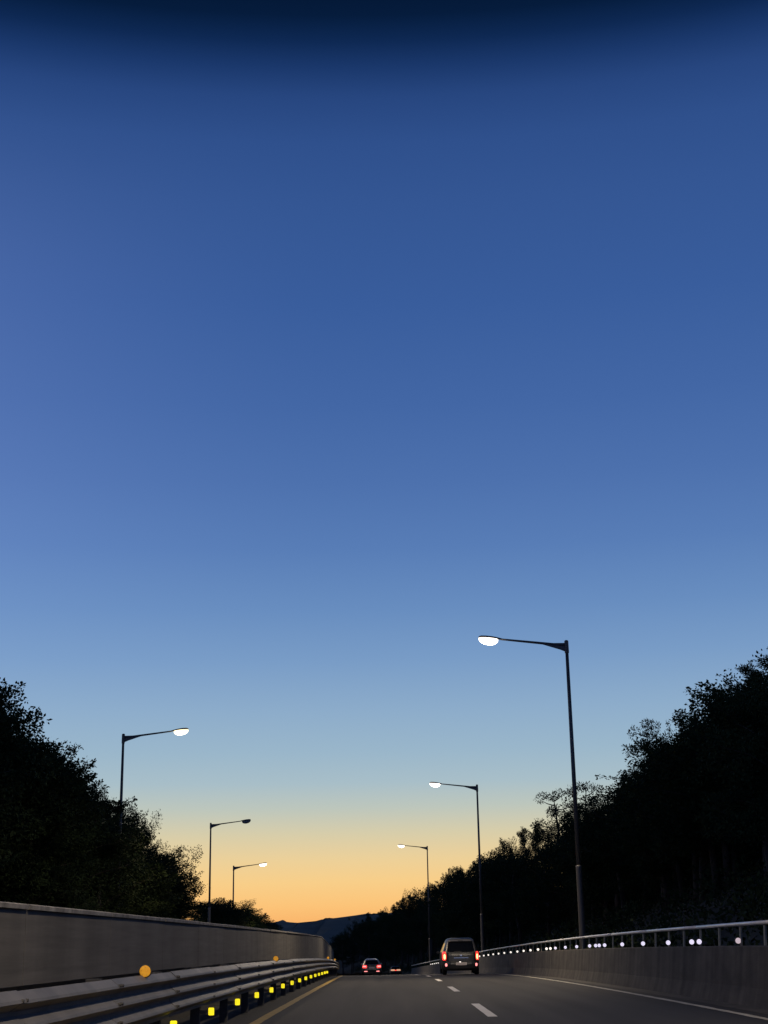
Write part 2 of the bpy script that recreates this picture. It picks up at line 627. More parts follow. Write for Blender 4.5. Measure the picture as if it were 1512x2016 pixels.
SP = 3.38
POST0 = 16.3 - SP * 8
for i in range(36):
    dp = POST0 + i * SP
    if dp > 112: break
    n = 2
    j = random.uniform(-.004, .004)
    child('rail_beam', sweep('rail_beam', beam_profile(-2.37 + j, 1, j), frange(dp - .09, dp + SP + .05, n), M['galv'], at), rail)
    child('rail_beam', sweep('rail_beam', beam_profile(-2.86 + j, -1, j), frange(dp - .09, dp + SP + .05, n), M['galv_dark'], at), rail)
    if 0 < dp < 45:
        for zz in (.782, .630, .477):
            for dy in (-.05, .06):
                q = at(-2.372 + j, dp + dy, zz + j)
                v, f = [], []
                tube_data([(q[0] - .02, q[1], q[2]), (q[0] + .012, q[1], q[2])], [.016, .013], 6, v, f)
                child('bolt', pydata('bolt', v, f, M['galv_dark']), rail)
    p = at(-2.615, dp, 0)
    v, f = [], []
    box_data(p[0], p[1], p[2] + .4, .12, .12, .88, v, f)
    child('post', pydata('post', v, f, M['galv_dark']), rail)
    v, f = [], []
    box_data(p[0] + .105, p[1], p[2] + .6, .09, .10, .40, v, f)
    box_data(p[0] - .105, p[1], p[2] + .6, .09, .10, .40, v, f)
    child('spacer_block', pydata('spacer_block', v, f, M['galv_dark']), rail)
    if dp > 64: continue
    # reflector: little housing with a self-glowing yellow face, on a bracket under the beam
    q = at(-2.40, dp - .06, .29)
    v, f = [], []
    box_data(q[0] - .075, q[1] + .045, q[2] - .01, .17, .012, .05, v, f)
    br = child('bracket', pydata('bracket', v, f, M['galv']), rail)
    hm = box_mesh('reflector', .085, .03, .105, M['black'], (q[0], q[1] + .02, q[2]), .008)
    hs = child('reflector', hm, rail)
    lm = box_mesh('reflector_face', .074, .014, .094, M['refl_yellow_glow'], (q[0], q[1] - .002, q[2]), .006)
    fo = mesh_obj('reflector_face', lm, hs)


def disc_mesh(name, r, t, mat, c, n=20, dome=.3):
    """short cylinder with domed face looking towards -Y"""
    v, f = [], []
    for yy, rr in ((t, r * .96), (0, r), (-t * dome, r * .93), (-t * dome * 1.7, r * .6)):
        for k in range(n):
            a = 2 * math.pi * k / n
            v.append((c[0] + rr * math.cos(a), c[1] + yy, c[2] + rr * math.sin(a)))
    for i in range(3):
        for k in range(n):
            k2 = (k + 1) % n
            f.append((i * n + k, i * n + k2, (i + 1) * n + k2, (i + 1) * n + k))
    f.append(tuple(range(n)))
    f.append(tuple(range(3 * n, 4 * n)))
    me = pydata(name, v, f, mat)
    bm = bmesh.new(); bm.from_mesh(me); bmesh.ops.recalc_face_normals(bm, faces=bm.faces); bm.to_mesh(me); bm.free()
    return me


for dd in (14.4, 31.2, 66.0, 82.0):
    q = at(-2.42, dd, .875)
    v, f = [], []
    tube_data([(q[0] - .02, q[1] + .02, q[2] - .12), (q[0], q[1] + .02, q[2])], [.012, .012], 8, v, f)
    v2 = child('delineator_stem', pydata('delineator_stem', v, f, M['galv']), rail)
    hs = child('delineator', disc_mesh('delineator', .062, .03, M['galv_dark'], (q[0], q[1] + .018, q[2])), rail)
    fo = mesh_obj('delineator_lens', disc_mesh('delineator_lens', .054, .012, M['refl_orange_glow'], (q[0], q[1], q[2])), hs)

# ------------------------------------------------------------------ right parapet
par = empty('parapet', at(6.0, 0, 0))
tag(par, 'low brown concrete parapet with steel top rail and white reflectors along the shoulder', 'parapet')
CT = .97
prof = [(5.80, 0.0), (5.83, .10), (5.89, .30), (5.96, CT - .02), (5.98, CT), (6.20, CT), (6.22, CT - .02), (6.24, -.5), (5.80, -.5)]
d0 = -12.0
while d0 < 205:
    d1 = d0 + 10.0
    child('concrete_block', sweep('concrete_block', prof, frange(d0 + .006, d1 - .006, 5), M['concrete'], at), par)
    d0 = d1
RT = 1.37
a8 = [(6.06 + .06 * math.cos(k * math.pi / 5), RT - .035 + .035 * math.sin(k * math.pi / 5)) for k in range(10)]
d0 = -12.0
while d0 < 205:
    child('top_rail', sweep('top_rail', a8, frange(d0 + .003, d0 + 5.997, 4), M['rail_steel'], at, smooth=True), par)
    d0 += 6.0
d0 = -10.4
while d0 < 150:
    p = at(6.07, d0, 0)
    v, f = [], []
    b0 = CT - .01
    # raked plate post
    pr = [(p[0] - .035, b0), (p[0] - .005, b0), (p[0] + .015, RT - .06), (p[0] - .015, RT - .06)]
    for yy in (-.05, .05):
        for (xx, zz) in pr:
            v.append((xx, p[1] + yy, p[2] + zz))
    f = [(0, 1, 2, 3), (7, 6, 5, 4), (0, 4, 5, 1), (1, 5, 6, 2), (2, 6, 7, 3), (3, 7, 4, 0)]
    child('post', pydata('post', v, f, M['post_steel']), par)
    d0 += 1.75
refl = [22.9 + 3.42 * k for k in range(-2, 40)] + [30.5, 44.6, 45.4, 59.0, 77.5, 101.0, 128]
for dd in refl:
    q = at(6.0, dd, 1.055)
    v, f = [], []
    tube_data([(q[0] + .04, q[1] + .02, q[2] - .10), (q[0], q[1] + .02, q[2])], [.011, .011], 6, v, f)
    child('reflector_stem', pydata('reflector_stem', v, f, M['galv']), par)
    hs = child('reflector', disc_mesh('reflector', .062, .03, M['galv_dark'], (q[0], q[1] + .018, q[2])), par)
    mesh_obj('reflector_lens', disc_mesh('reflector_lens', .050, .012, M['refl_glow_near' if dd < 28 else 'refl_glow_mid' if dd < 58 else 'refl_glow_far'], (q[0], q[1], q[2])), hs)


# ------------------------------------------------------------------ street lamps
def street_lamp(px, py, u, sgn, mat, base_fn, label, power, tint, d=None):
    """pole top seen at photo pixel (px, py); the pole stands on the line u beside the road"""
    r = ray(px, py)
    if d is None:
        best = None
        for k in range(200, 2600):
            dd = k * .1
            e = abs(r.x * dd - base_fn(u, dd)[0])
            if best is None or e < best[0]:
                best = (e, dd)
        d = best[1]
    x, ztop = r.x * d, EYE.z + r.z * d
    zb = base_fn(u, d)[1]
    build_lamp((x, d, zb), ztop - zb, sgn, mat, label, power, tint)
    return d, ztop - zb


def build_lamp(loc, H, sgn, mat, label, power, tint):
    root = empty('street_lamp', loc)
    tag(root, label, 'street lamp')
    v, f = [], []
    tube_data([(0, 0, 3.85), (0, 0, H * .6), (0, 0, H)], [.088, .078, .062], 14, v, f)
    mesh_obj('pole', pydata('pole', v, f, M['pole'], True), root)
    v, f = [], []
    tube_data([(0, 0, -.3), (0, 0, .3), (0, 0, 3.80), (0, 0, 3.86), (0, 0, 3.90)], [.125, .125, .108, .112, .09], 14, v, f)
    mesh_obj('base_sleeve', pydata('base_sleeve', v, f, M['pole'], True), root)
    v, f = [], []
    tube_data([(0, 0, H - .42), (0, 0, H - .40), (0, 0, H + .06), (0, 0, H + .09)], [.07, .085, .08, .05], 14, v, f)
    mesh_obj('pole_cap', pydata('pole_cap', v, f, M['pole']), root)
    # arm: rises six degrees; deep root gusset tapering into the tube
    L = 2.55
    A = lambda t: (sgn * (t * L), 0, H - .12 + .30 * t)
    v, f = [], []
    tube_data([A(0.0), A(.3), A(.7), A(1.0)], [.055, .05, .042, .036], 10, v, f)
    mesh_obj('arm', pydata('arm', v, f, M['pole'], True), root)
    g = [(sgn * .04, H - .02), (sgn * .04, H - .36), (sgn * .25, H - .27), (sgn * .95, H - .045), (sgn * .95, H - .01)]
    v = [(a, yy, b) for yy in (-.035, .035) for a, b in g]
    n = len(g)
    f = [tuple(range(n)), tuple(range(n, 2 * n))[::-1]] + [(k, (k + 1) % n, n + (k + 1) % n, n + k) for k in range(n)]
    mesh_obj('gusset', pydata('gusset', v, f, M['pole']), root)
    # cobra head: lofted shell, dropped lens below
    hx0 = L - .05
    v, f = [], []
    secs = [(0, .04, .04), (.12, .075, .06), (.35, .14, .085), (.60, .165, .09), (.80, .14, .075), (.90, .06, .035)]
    nn_ = 14
    for s, w, h in secs:
        zc = H - .12 + .30 * ((hx0 + s) / L)
        for k in range(nn_):
            a = 2 * math.pi * k / nn_
            v.append((sgn * (hx0 + s), w * math.cos(a), zc + h * (math.sin(a) if math.sin(a) > 0 else .35 * math.sin(a))))
    for i in range(len(secs) - 1):
        for k in range(nn_):
            k2 = (k + 1) % nn_
            f.append((i * nn_ + k, i * nn_ + k2, (i + 1) * nn_ + k2, (i + 1) * nn_ + k))
    f += [tuple(range(nn_)), tuple(range((len(secs) - 1) * nn_, len(secs) * nn_))]
    head = mesh_obj('lamp_head', pydata('lamp_head', v, f, M['lamp_shell'], True), root)
    # lens bowl
    v, f = [], []
    cx = hx0 + .53
    zc = H - .12 + .30 * (cx / L) - .02
    rings = [(1.0, .0), (.97, -.055), (.82, -.11), (.5, -.15), (.15, -.165)]
    for s, dz in rings:
        for k in range(18):
            a = 2 * math.pi * k / 18
            xx = .38 * s * math.cos(a)
            v.append((sgn * (cx + xx), .20 * s * math.sin(a), zc + dz * 1.5 + xx * .118))
    for i in range(len(rings) - 1):
        for k in range(18):
            k2 = (k + 1) % 18
            f.append((i * 18 + k, i * 18 + k2, (i + 1) * 18 + k2, (i + 1) * 18 + k))
    f += [tuple(range(18)), tuple(range((len(rings) - 1) * 18, len(rings) * 18))]
    mesh_obj('lens', pydata('lens', v, f, mat, True), head)
    if power:
        ld = bpy.data.lights.new('lamp_light', 'SPOT')
        ld.energy = power
        ld.color = tint
        ld.spot_size = math.radians(118)
        ld.spot_blend = .5
        ld.shadow_soft_size = .12
        lo = bpy.data.objects.new('lamp_light', ld)
        COL.objects.link(lo)
        lo.parent = root
        lo.scale = (.85, 2.2, 1.0)      # optics throw the light along the road
        lo.location = (sgn * cx, 0, zc - .30)
        lo.rotation_euler = (0, -sgn * math.radians(26), 0)
    return root


def base_right(u, d):
    return pos_right(u, d), hill_right(u, d) + road_z(d)


def base_left(u, d):
    return pos_left(u, d), hill_left(u, d)


WARM, YEL = (1, .80, .56), (1, .76, .46)
print('lamp', street_lamp(1115, 1265, 6.75, -1, M['lens_white'], base_right,
      'tall dark street lamp with the biggest white light, behind the parapet', LAMP_POWER, WARM))
print('lamp', street_lamp(939, 1547, 6.75, -1, M['lens_white'], base_right,
      'lit street lamp rising behind the grey minivan, between two other lamps of its row', LAMP_POWER, WARM))
print('lamp', street_lamp(841, 1667, 6.75, -1, M['lens_white'], base_right,
      'small far street lamp with a faint white light, last in the row behind the parapet', LAMP_POWER, WARM))
print('lamp', street_lamp(243, 1448, -13.3, 1, M['lens_yellow'], base_left,
      'tall street lamp with yellowish light in front of the trees behind the grey wall', LAMP_POWER * .3, YEL))
print('lamp', street_lamp(415, 1622, -13.3, 1, M['lens_off'], base_left,
      'unlit street lamp with dark head behind the grey wall', 0, YEL))
print('lamp', street_lamp(460, 1706, -13.3, 1, M['lens_white'], base_left,
      'shorter looking lit street lamp above the low shrubs behind the grey wall', LAMP_POWER * .3, YEL))
# the rows go on behind the camera's place and light the road there
for (u, d, s, fn, k) in ((6.75, 5.5, -1, base_right, 0), (6.75, -43, -1, base_right, 0), (-13.3, 24, 1, base_left, 1), (-13.3, -20, 1, base_left, 1)):
    x, zb = fn(u, d)
    if fn is base_left:
        H = 11.2
    else:
        H = 12.3
    build_lamp((x, d, zb), H, s, M['lens_yellow'] if k else M['lens_white'],
               'street lamp overhead, before the first one in view, ' + ('wall side' if k else 'parapet side'), LAMP_POWER * (.3 if k else 1), YEL if k else WARM)['group'] = 'street lamps'


# ------------------------------------------------------------------ cars
def interp(z, tab):
    return float(np.interp(z, [t[0] for t in tab], [t[1] for t in tab]))


def make_car(name, label, cat, loc, rz, S, paint, glass):
    """S: dict of tables by height z: w half width, r rear y, f front y (y grows forward from the rear)"""
    root = empty(name, loc, rz)
    tag(root, label, cat)
    N = 7.0
    zs = S['zs']

    def rear_y(x, z, off=0.0):
        w, r, fr = interp(z, S['w']), interp(z, S['r']), interp(z, S['f'])
        yc, L = (r + fr) / 2, (fr - r) / 2
        k = min(.9999, abs(x) / w)
        return yc - L * (1 - k ** N) ** (1 / N) - off

    def side_x(y, z, off=0.0):
        w, r, fr = interp(z, S['w']), interp(z, S['r']), interp(z, S['f'])
        yc, L = (r + fr) / 2, (fr - r) / 2
        k = min(.9999, abs(y - yc) / L)
        return w * (1 - k ** N) ** (1 / N) + off

    v, f = [], []
    K = 64
    for z in zs:
        w, r, fr = interp(z, S['w']), interp(z, S['r']), interp(z, S['f'])
        yc, L = (r + fr) / 2, (fr - r) / 2
        for k in range(K):
            # even spacing round the rounded rectangle
            t = k / K * 8
            if t < 2: x, y = -1 + t, -1
            elif t < 4: x, y = 1, -1 + (t - 2)
            elif t < 6: x, y = 1 - (t - 4), 1
            else: x, y = -1, 1 - (t - 6)
            q = (abs(x) ** N + abs(y) ** N) ** (1 / N)
            v.append((w * x / q, yc + L * y / q, z))
    for i in range(len(zs) - 1):
        for k in range(K):
            k2 = (k + 1) % K
            f.append((i * K + k, i * K + k2, (i + 1) * K + k2, (i + 1) * K + k))
    f += [tuple(range(K))[::-1], tuple(range((len(zs) - 1) * K, len(zs) * K))]
    mesh_obj('body', pydata('body', v, f, paint, True), root)

    def rear_patch(nm, x0, x1, z0, z1, mat, off=.008, nx=10, nz=6, taper=0.0, parent=root, thick=.03, rnd=0.0):
        v, f = [], []
        for lay in (0, 1):
            for b in range(nz + 1):
                z = z0 + (z1 - z0) * b / nz
                sc = 1 - taper * (b / nz)
                if rnd:
                    e = min(b, nz - b) / nz
                    sc *= 1 - rnd * max(0, .2 - e) / .2
                for a in range(nx + 1):
                    xm = (x0 + x1) / 2
                    x = xm + (x0 + (x1 - x0) * a / nx - xm) * sc
                    v.append((x, rear_y(x, z, off - lay * thick), z))
        q = (nx + 1) * (nz + 1)
        for b in range(nz):
            for a in range(nx):
                i0 = b * (nx + 1) + a
                f.append((i0, i0 + 1, i0 + nx + 2, i0 + nx + 1))
                f.append((q + i0, q + i0 + nx + 1, q + i0 + nx + 2, q + i0 + 1))
        edge = [a for a in range(nx + 1)] + [b * (nx + 1) + nx for b in range(1, nz + 1)] + \
               [nz * (nx + 1) + a for a in range(nx - 1, -1, -1)] + [b * (nx + 1) for b in range(nz - 1, 0, -1)]
        for k in range(len(edge)):
            k2 = (k + 1) % len(edge)
            f.append((edge[k], q + edge[k], q + edge[k2], edge[k2]))
        return mesh_obj(nm, pydata(nm, v, f, mat, False), parent)

    def side_patch(nm, s, y0, y1, z0, z1, mat, off=.006, sl0=0.0, sl1=0.0, parent=root):
        v, f = [], []
        ny, nz = 8, 4
        for lay in (0, 1):
            for b in range(nz + 1):
                t = b / nz
                z = z0 + (z1 - z0) * t
                for a in range(ny + 1):
                    y = (y0 + sl0 * t) + ((y1 + sl1 * t) - (y0 + sl0 * t)) * a / ny
                    v.append((s * side_x(y, z, off - .03 * lay), y, z))
        q = (ny + 1) * (nz + 1)
        for b in range(nz):
            for a in range(ny):
                i0 = b * (ny + 1) + a
                f.append((i0, i0 + 1, i0 + ny + 2, i0 + ny + 1))
                f.append((q + i0, q + i0 + ny + 1, q + i0 + ny + 2, q + i0 + 1))
        edge = [a for a in range(ny + 1)] + [b * (ny + 1) + ny for b in range(1, nz + 1)] + \
               [nz * (ny + 1) + a for a in range(ny - 1, -1, -1)] + [b * (ny + 1) for b in range(nz - 1, 0, -1)]
        for k in range(len(edge)):
            k2 = (k + 1) % len(edge)
            f.append((edge[k], q + edge[k], q + edge[k2], edge[k2]))
        return mesh_obj(nm, pydata(nm, v, f, mat), parent)

    for P in S['rear']:
        p = rear_patch(P['n'], *P['b'], P['m'], **P.get('k', {}))
        for C in P.get('sub', []):
            rear_patch(C['n'], *C['b'], C['m'], parent=p, **C.get('k', {}))
    for s in (-1, 1):
        for (nm, y0, y1, z0, z1, mt, a, b) in S['side']:
            side_patch(nm, s, y0, y1, z0, z1, mt, sl0=a, sl1=b)
    # front glass
    g0, g1 = S['wind']
    v = []
    for z in (g0, g1):
        w = interp(z, S['w']) * .86
        y = interp(z, S['f'])
        v += [(-w, y + .006, z), (w, y + .006, z)]
    mesh_obj('windscreen', pydata('windscreen', v, [(0, 1, 3, 2)], glass), root)
    # wheels
    for s in (-1, 1):
        for wy in S['axles']:
            wx = s * (interp(.4, S['w']) - .10)
            R = S['wheel']
            v, f = [], []
            ring = [(-.11, R * .62), (-.11, R * .93), (-.08, R), (.08, R), (.11, R * .93), (.11, R * .62)]
            for k in range(28):
                a = 2 * math.pi * k / 28
                for dx, rr in ring:
                    v.append((wx + dx, wy + rr * math.cos(a), R + rr * math.sin(a)))
            n = len(ring)
            for k in range(28):
                k2 = (k + 1) % 28
                for j in range(n):
                    j2 = (j + 1) % n
                    f.append((k * n + j, k * n + j2, k2 * n + j2, k2 * n + j))
            tyre = mesh_obj('wheel', pydata('wheel', v, f, M['rubber'], True), root)
            v, f = [], []
            tube_data([(wx - .07, wy, R), (wx + .07, wy, R)], [R * .63, R * .63], 24, v, f)
            mesh_obj('rim', pydata('rim', v, f, M['galv']), tyre)
        # door mirror
        me = box_mesh('mirror', .16, .10, .13, paint, (s * (interp(1.02, S['w']) + .10), S['mirror'][0], S['mirror'][1]), .03)
        mesh_obj('mirror', me, root)
    return root


silver = mat_new('van_paint', (.045, .048, .05), .38, .55, noise=.05, scale=3)
silver2 = mat_new('car_paint', (.34, .33, .31), .35, .5, noise=.05, scale=3)
glass = mat_new('dark_glass', (.008, .009, .010), .12, spec=.4)
tail = mat_new('tail_light', (.5, .02, .015), .3, emit=(1.0, .035, .025), estr=2.4)
tail_core = mat_new('tail_light_core', (.9, .4, .3), .3, emit=(1.0, .36, .15), estr=4.0)
tail_pink = mat_new('tail_light_pink', (.9, .3, .3), .3, emit=(1.0, .27, .26), estr=1.9)
plate_lit = mat_new('plate', (.62, .56, .52), .5, noise=.15, scale=14)
plate_lamp = mat_new('plate_lamp', (.9, .9, .85), .3, emit=(1.0, .88, .78), estr=2.0)
chrome = mat_new('chrome', (.55, .56, .56), .2, .9)

VAN = dict(
    zs=[.20, .24, .34, .50, .60, .64, .80, .95, 1.02, 1.08, 1.2, 1.35, 1.5, 1.6, 1.66, 1.71, 1.735, 1.75],
    w=[(.20, .80), (.26, .88), (.5, .925), (.9, .93), (1.04, .915), (1.35, .80), (1.6, .70), (1.68, .655), (1.73, .58), (1.75, .46)],
    r=[(.20, .12), (.28, .03), (.5, .0), (.6, .02), (.64, .06), (.95, .09), (1.05, .13), (1.35, .27), (1.6, .41), (1.68, .47), (1.73, .58), (1.75, .8)],
    f=[(.20, 4.4), (.3, 4.56), (.6, 4.6), (.85, 4.5), (.95, 4.1), (1.0, 3.75), (1.3, 3.2), (1.6, 2.62), (1.73, 2.25), (1.75, 2.0)],
    wind=(1.02, 1.6), axles=(.95, 3.65), wheel=.32, mirror=(3.1, 1.05),
    rear=[
        dict(n='rear_window', b=(-.70, .70, 1.08, 1.58), m=glass, k=dict(taper=.17, rnd=.05),
             sub=[dict(n='wiper', b=(-.32, .05, 1.10, 1.122), m=M['black'], k=dict(off=.03, nx=3, nz=1))]),
        dict(n='tailgate', b=(-.78, .78, .66, 1.05), m=silver, k=dict(off=.014, rnd=.03),
             sub=[dict(n='handle_bar', b=(-.36, .36, .79, .825), m=chrome, k=dict(off=.03, nz=1)),
                  dict(n='badge', b=(-.055, .055, .88, .955), m=chrome, k=dict(off=.026, nx=4, nz=4, rnd=.5))]),
        dict(n='bumper', b=(-.86, .86, .30, .62), m=silver, k=dict(off=.03, rnd=.03),
             sub=[dict(n='valance', b=(-.72, .72, .305, .37), m=M['black'], k=dict(off=.045, nz=1))]),
        dict(n='number_plate', b=(-.27, .27, .46, .595), m=plate_lit, k=dict(off=.055, nx=4, nz=2),
             sub=[dict(n='plate_light', b=(-.10, -.02, .60, .63), m=plate_lamp, k=dict(off=.05, nx=2, nz=1))]),
        dict(n='spoiler', b=(-.66, .66, 1.60, 1.685), m=silver2, k=dict(off=.10, nz=3, rnd=.04, thick=.14),  # paler than the body: lamp light from above put into its paint
             sub=[dict(n='brake_light', b=(-.12, .12, 1.615, 1.635), m=M['black'], k=dict(off=.108, nx=3, nz=1))]),
        dict(n='tail_light', b=(-.915, -.74, .70, 1.10), m=tail, k=dict(off=.012, nx=6, rnd=.25),
             sub=[dict(n='bulb', b=(-.86, -.765, .74, .99), m=tail_core, k=dict(off=.022, nx=5, nz=8, rnd=.6))]),
        dict(n='tail_light', b=(.74, .915, .70, 1.10), m=tail, k=dict(off=.012, nx=6, rnd=.25),
             sub=[dict(n='bulb', b=(.765, .86, .74, .99), m=tail_core, k=dict(off=.022, nx=5, nz=8, rnd=.6))]),
        dict(n='bumper_light', b=(-.80, -.70, .41, .55), m=tail_pink, k=dict(off=.042, nx=4, nz=6, rnd=.5)),
        dict(n='bumper_light', b=(.70, .80, .41, .55), m=tail_pink, k=dict(off=.042, nx=4, nz=6, rnd=.5)),
    ],
    side=[('side_window', .55, 1.55, 1.08, 1.5, glass, .14, 0), ('side_window', 1.62, 2.5, 1.08, 1.5, glass, 0, -.02),
          ('side_window', 2.57, 3.5, 1.08, 1.5, glass, 0, -.62), ('side_sill', .6, 4.1, .23, .30, M['black'], 0, 0),
          ('pillar_sheen', .14, .20, 1.06, 1.6, silver2, .34, .34)])  # last entry: pale strip, sky glow on the pillar put into the paint

p = at(3.10 + .08, 74, 0)
make_car('minivan', 'dark grey minivan with red tail lights in the lane beside the parapet', 'minivan', p, .012, VAN, silver, glass)

SEDAN = dict(
    zs=[.18, .22, .34, .5, .6, .72, .85, .92, .98, 1.1, 1.25, 1.36, 1.42, 1.45, 1.465],
    w=[(.18, .78), (.25, .87), (.5, .91), (.85, .90), (.95, .86), (1.3, .66), (1.4, .58), (1.465, .42)],
    r=[(.18, .12), (.28, .03), (.5, .0), (.85, .05), (.92, .09), (1.36, .5), (1.43, .75), (1.465, 1.1)],
    f=[(.18, 4.2), (.3, 4.4), (.55, 4.45), (.75, 4.3), (.9, 3.4), (.95, 3.2), (1.36, 2.45), (1.465, 2.0)],
    wind=(.98, 1.36), axles=(.85, 3.5), wheel=.31, mirror=(2.95, .98),
    rear=[
        dict(n='rear_window', b=(-.62, .62, .97, 1.33), m=glass, k=dict(taper=.16, rnd=.05)),
        dict(n='tailgate', b=(-.5, .5, .55, .92), m=silver, k=dict(off=.012, rnd=.03)),  # tailgate and bumper darker than the body: rear shade put into paint
        dict(n='bumper', b=(-.82, .82, .28, .52), m=silver, k=dict(off=.03, rnd=.03)),
        dict(n='number_plate', b=(-.26, .26, .62, .73), m=plate_lit, k=dict(off=.03, nx=4, nz=2)),
        dict(n='tail_light', b=(-.89, -.46, .66, .90), m=tail, k=dict(off=.014, nx=8, rnd=.25),
             sub=[dict(n='bulb', b=(-.84, -.52, .74, .86), m=tail_pink, k=dict(off=.024, nx=5, nz=6, rnd=.4))]),
        dict(n='tail_light', b=(.46, .89, .66, .90), m=tail, k=dict(off=.014, nx=8, rnd=.25),
             sub=[dict(n='bulb', b=(.52, .84, .74, .86), m=tail_pink, k=dict(off=.024, nx=5, nz=6, rnd=.4))]),
        dict(n='bumper_light', b=(-.72, -.40, .33, .40), m=tail_pink, k=dict(off=.042, nx=4, nz=3, rnd=.3)),
        dict(n='bumper_light', b=(.40, .72, .33, .40), m=tail_pink, k=dict(off=.042, nx=4, nz=3, rnd=.3)),
    ],
    side=[('side_window', .75, 1.9, .98, 1.28, glass, .3, 0), ('side_window', 1.97, 3.1, .98, 1.28, glass, 0, -.5)])
r = ray(732, 1900)
make_car('hatchback', 'pale hatchback with pink red tail lights at the crest of the road', 'car', (r.x * 138, 138, road_z(138) + .02), .03, SEDAN, silver2, glass)

# a third vehicle, mostly below the crest: only its upper rear shows
amber = mat_new('amber_light', (.8, .5, .3), .4, emit=(1.0, .50, .28), estr=.75)
FAR = dict(SEDAN)
FAR['rear'] = [dict(n='rear_window', b=(-.62, .62, .97, 1.33), m=glass, k=dict(taper=.16, rnd=.05)),
               dict(n='tail_light', b=(-.86, -.12, .78, 1.0), m=amber, k=dict(off=.014, nx=6, rnd=.2)),
               dict(n='tail_light', b=(.12, .86, .78, 1.0), m=amber, k=dict(off=.014, nx=6, rnd=.2)),
               dict(n='number_plate', b=(-.10, .10, .80, .90), m=tail, k=dict(off=.014, nx=4, nz=2))]  # added red glow between the two lights, not a real plate
r = ray(779, 1905)
make_car('hatchback', 'tiny far car with dull orange lights almost hidden beyond the crest', 'car', (r.x * 236, 236, road_z(236)), .03, FAR, M['black'], glass)


# ------------------------------------------------------------------ trees
def leaf_mesh(name, centers, radii, per, size, mat, aspect=1.7, flat=1.0, seed=0, droop=0.0):
    """small folded leaf faces spread through clumps"""
    g = np.random.default_rng(seed)
    V, n = [], 0
    C = np.asarray(centers, float)
    for c, r, p in zip(C, radii, per):
        d = g.normal(size=(p, 3))
        d /= np.linalg.norm(d, axis=1)[:, None] + 1e-9
        rad = r * g.random(p) ** .45
        pos = c + d * rad[:, None] * np.array([1, 1, flat])
        ax = d + g.normal(size=(p, 3)) * .6
        ax[:, 2] -= droop
        ax /= np.linalg.norm(ax, axis=1)[:, None] + 1e-9
        o = np.cross(ax, g.normal(size=(p, 3)))
        o /= np.linalg.norm(o, axis=1)[:, None] + 1e-9
        s = size * (.6 + .8 * g.random(p))[:, None]
        a = pos
        b = pos + ax * s * .5 + o * s / aspect * .5
        t = pos + ax * s
        e = pos + ax * s * .5 - o * s / aspect * .5
        V.append(np.stack([a, b, t, e], 1).reshape(-1, 3))
    V = np.concatenate(V)
    nq = len(V) // 4
    me = bpy.data.meshes.new(name)
    me.vertices.add(len(V)); me.vertices.foreach_set('co', V.astype(np.float32).ravel())
    me.loops.add(nq * 4); me.loops.foreach_set('vertex_index', np.arange(nq * 4, dtype=np.int32))
    me.polygons.add(nq)
    me.polygons.foreach_set('loop_start', np.arange(nq, dtype=np.int32) * 4)
    me.update(calc_edges=True)
    me.materials.append(mat)
    return me


def crown_top(me):
    co = np.empty(len(me.vertices) * 3, np.float32)
    me.vertices.foreach_get('co', co)
    return float(np.percentile(co[2::3], 99.6))


def proto_broad(seed, H=9.0, W=2.6, leaf=.15, n_limb=11, mat='leaf_a', loose=0.0):
    g = random.Random(seed)
    v, f = [], []
    lean = (g.uniform(-.5, .5), g.uniform(-.5, .5))
    tr = [(0, 0, -.6), (lean[0] * .2, lean[1] * .2, H * .25), (lean[0] * .6, lean[1] * .6, H * .55), (lean[0], lean[1], H * .86)]
    tube_data(tr, [.19, .15, .10, .03], 8, v, f)
    cs, rs, ps = [], [], []
    for k in range(n_limb):
        t = .25 + .62 * (k + g.random() * .6) / n_limb
        z0 = H * t
        bx = np.interp(z0, [p[2] for p in tr], [p[0] for p in tr]); by = np.interp(z0, [p[2] for p in tr], [p[1] for p in tr])
        an = k * 2.4 + g.uniform(-.5, .5)
        env = W * math.sin(math.pi * min(1, max(.12, (t - .12) / .95))) ** .7 * g.uniform(.75, 1.15)
        up = g.uniform(.25, .8)
        e = (bx + env * math.cos(an), by + env * math.sin(an), z0 + env * up)
        mid = (bx + env * .5 * math.cos(an + .15), by + env * .5 * math.sin(an + .15), z0 + env * up * .62)
        tube_data([(bx, by, z0), mid, e], [.07 * (1.2 - t), .045 * (1.2 - t), .012], 5, v, f)
        for q in range(6):
            tt = .35 + .65 * q / 5
            j = .42 + loose
            cs.append((bx + (e[0] - bx) * tt + g.gauss(0, j), by + (e[1] - by) * tt + g.gauss(0, j), z0 + (e[2] - z0) * tt + g.gauss(0, j * .8)))
            rs.append(g.uniform(.42, .85)); ps.append(int(g.uniform(110, 180)))
            # twig that sticks out
            if q >= 3 and g.random() < .7:
                tw = (cs[-1][0] + g.gauss(0, .35) + .5 * math.cos(an), cs[-1][1] + g.gauss(0, .35) + .5 * math.sin(an), cs[-1][2] + g.uniform(.1, .8))
                tube_data([e, tw], [.014, .006], 3, v, f, False)
                for w in range(3):
                    u_ = .5 + .25 * w
                    cs.append(tuple(cs[-1 - 0][i_] * 0 + cs[-1 - w][i_] * 0 + (tw[i_] * u_ + e[i_] * (1 - u_)) for i_ in range(3)))
                    rs.append(g.uniform(.12, .26)); ps.append(16)
    for q in range(7):
        cs.append((lean[0] + g.gauss(0, .5), lean[1] + g.gauss(0, .5), H * g.uniform(.78, .97)))
        rs.append(g.uniform(.35, .6)); ps.append(70)
    trunk = pydata('trunk', v, f, M['bark'], True)
    crown = leaf_mesh('crown', cs, rs, ps, leaf, M[mat], 1.8, .8, seed)
    return trunk, crown, crown_top(crown)


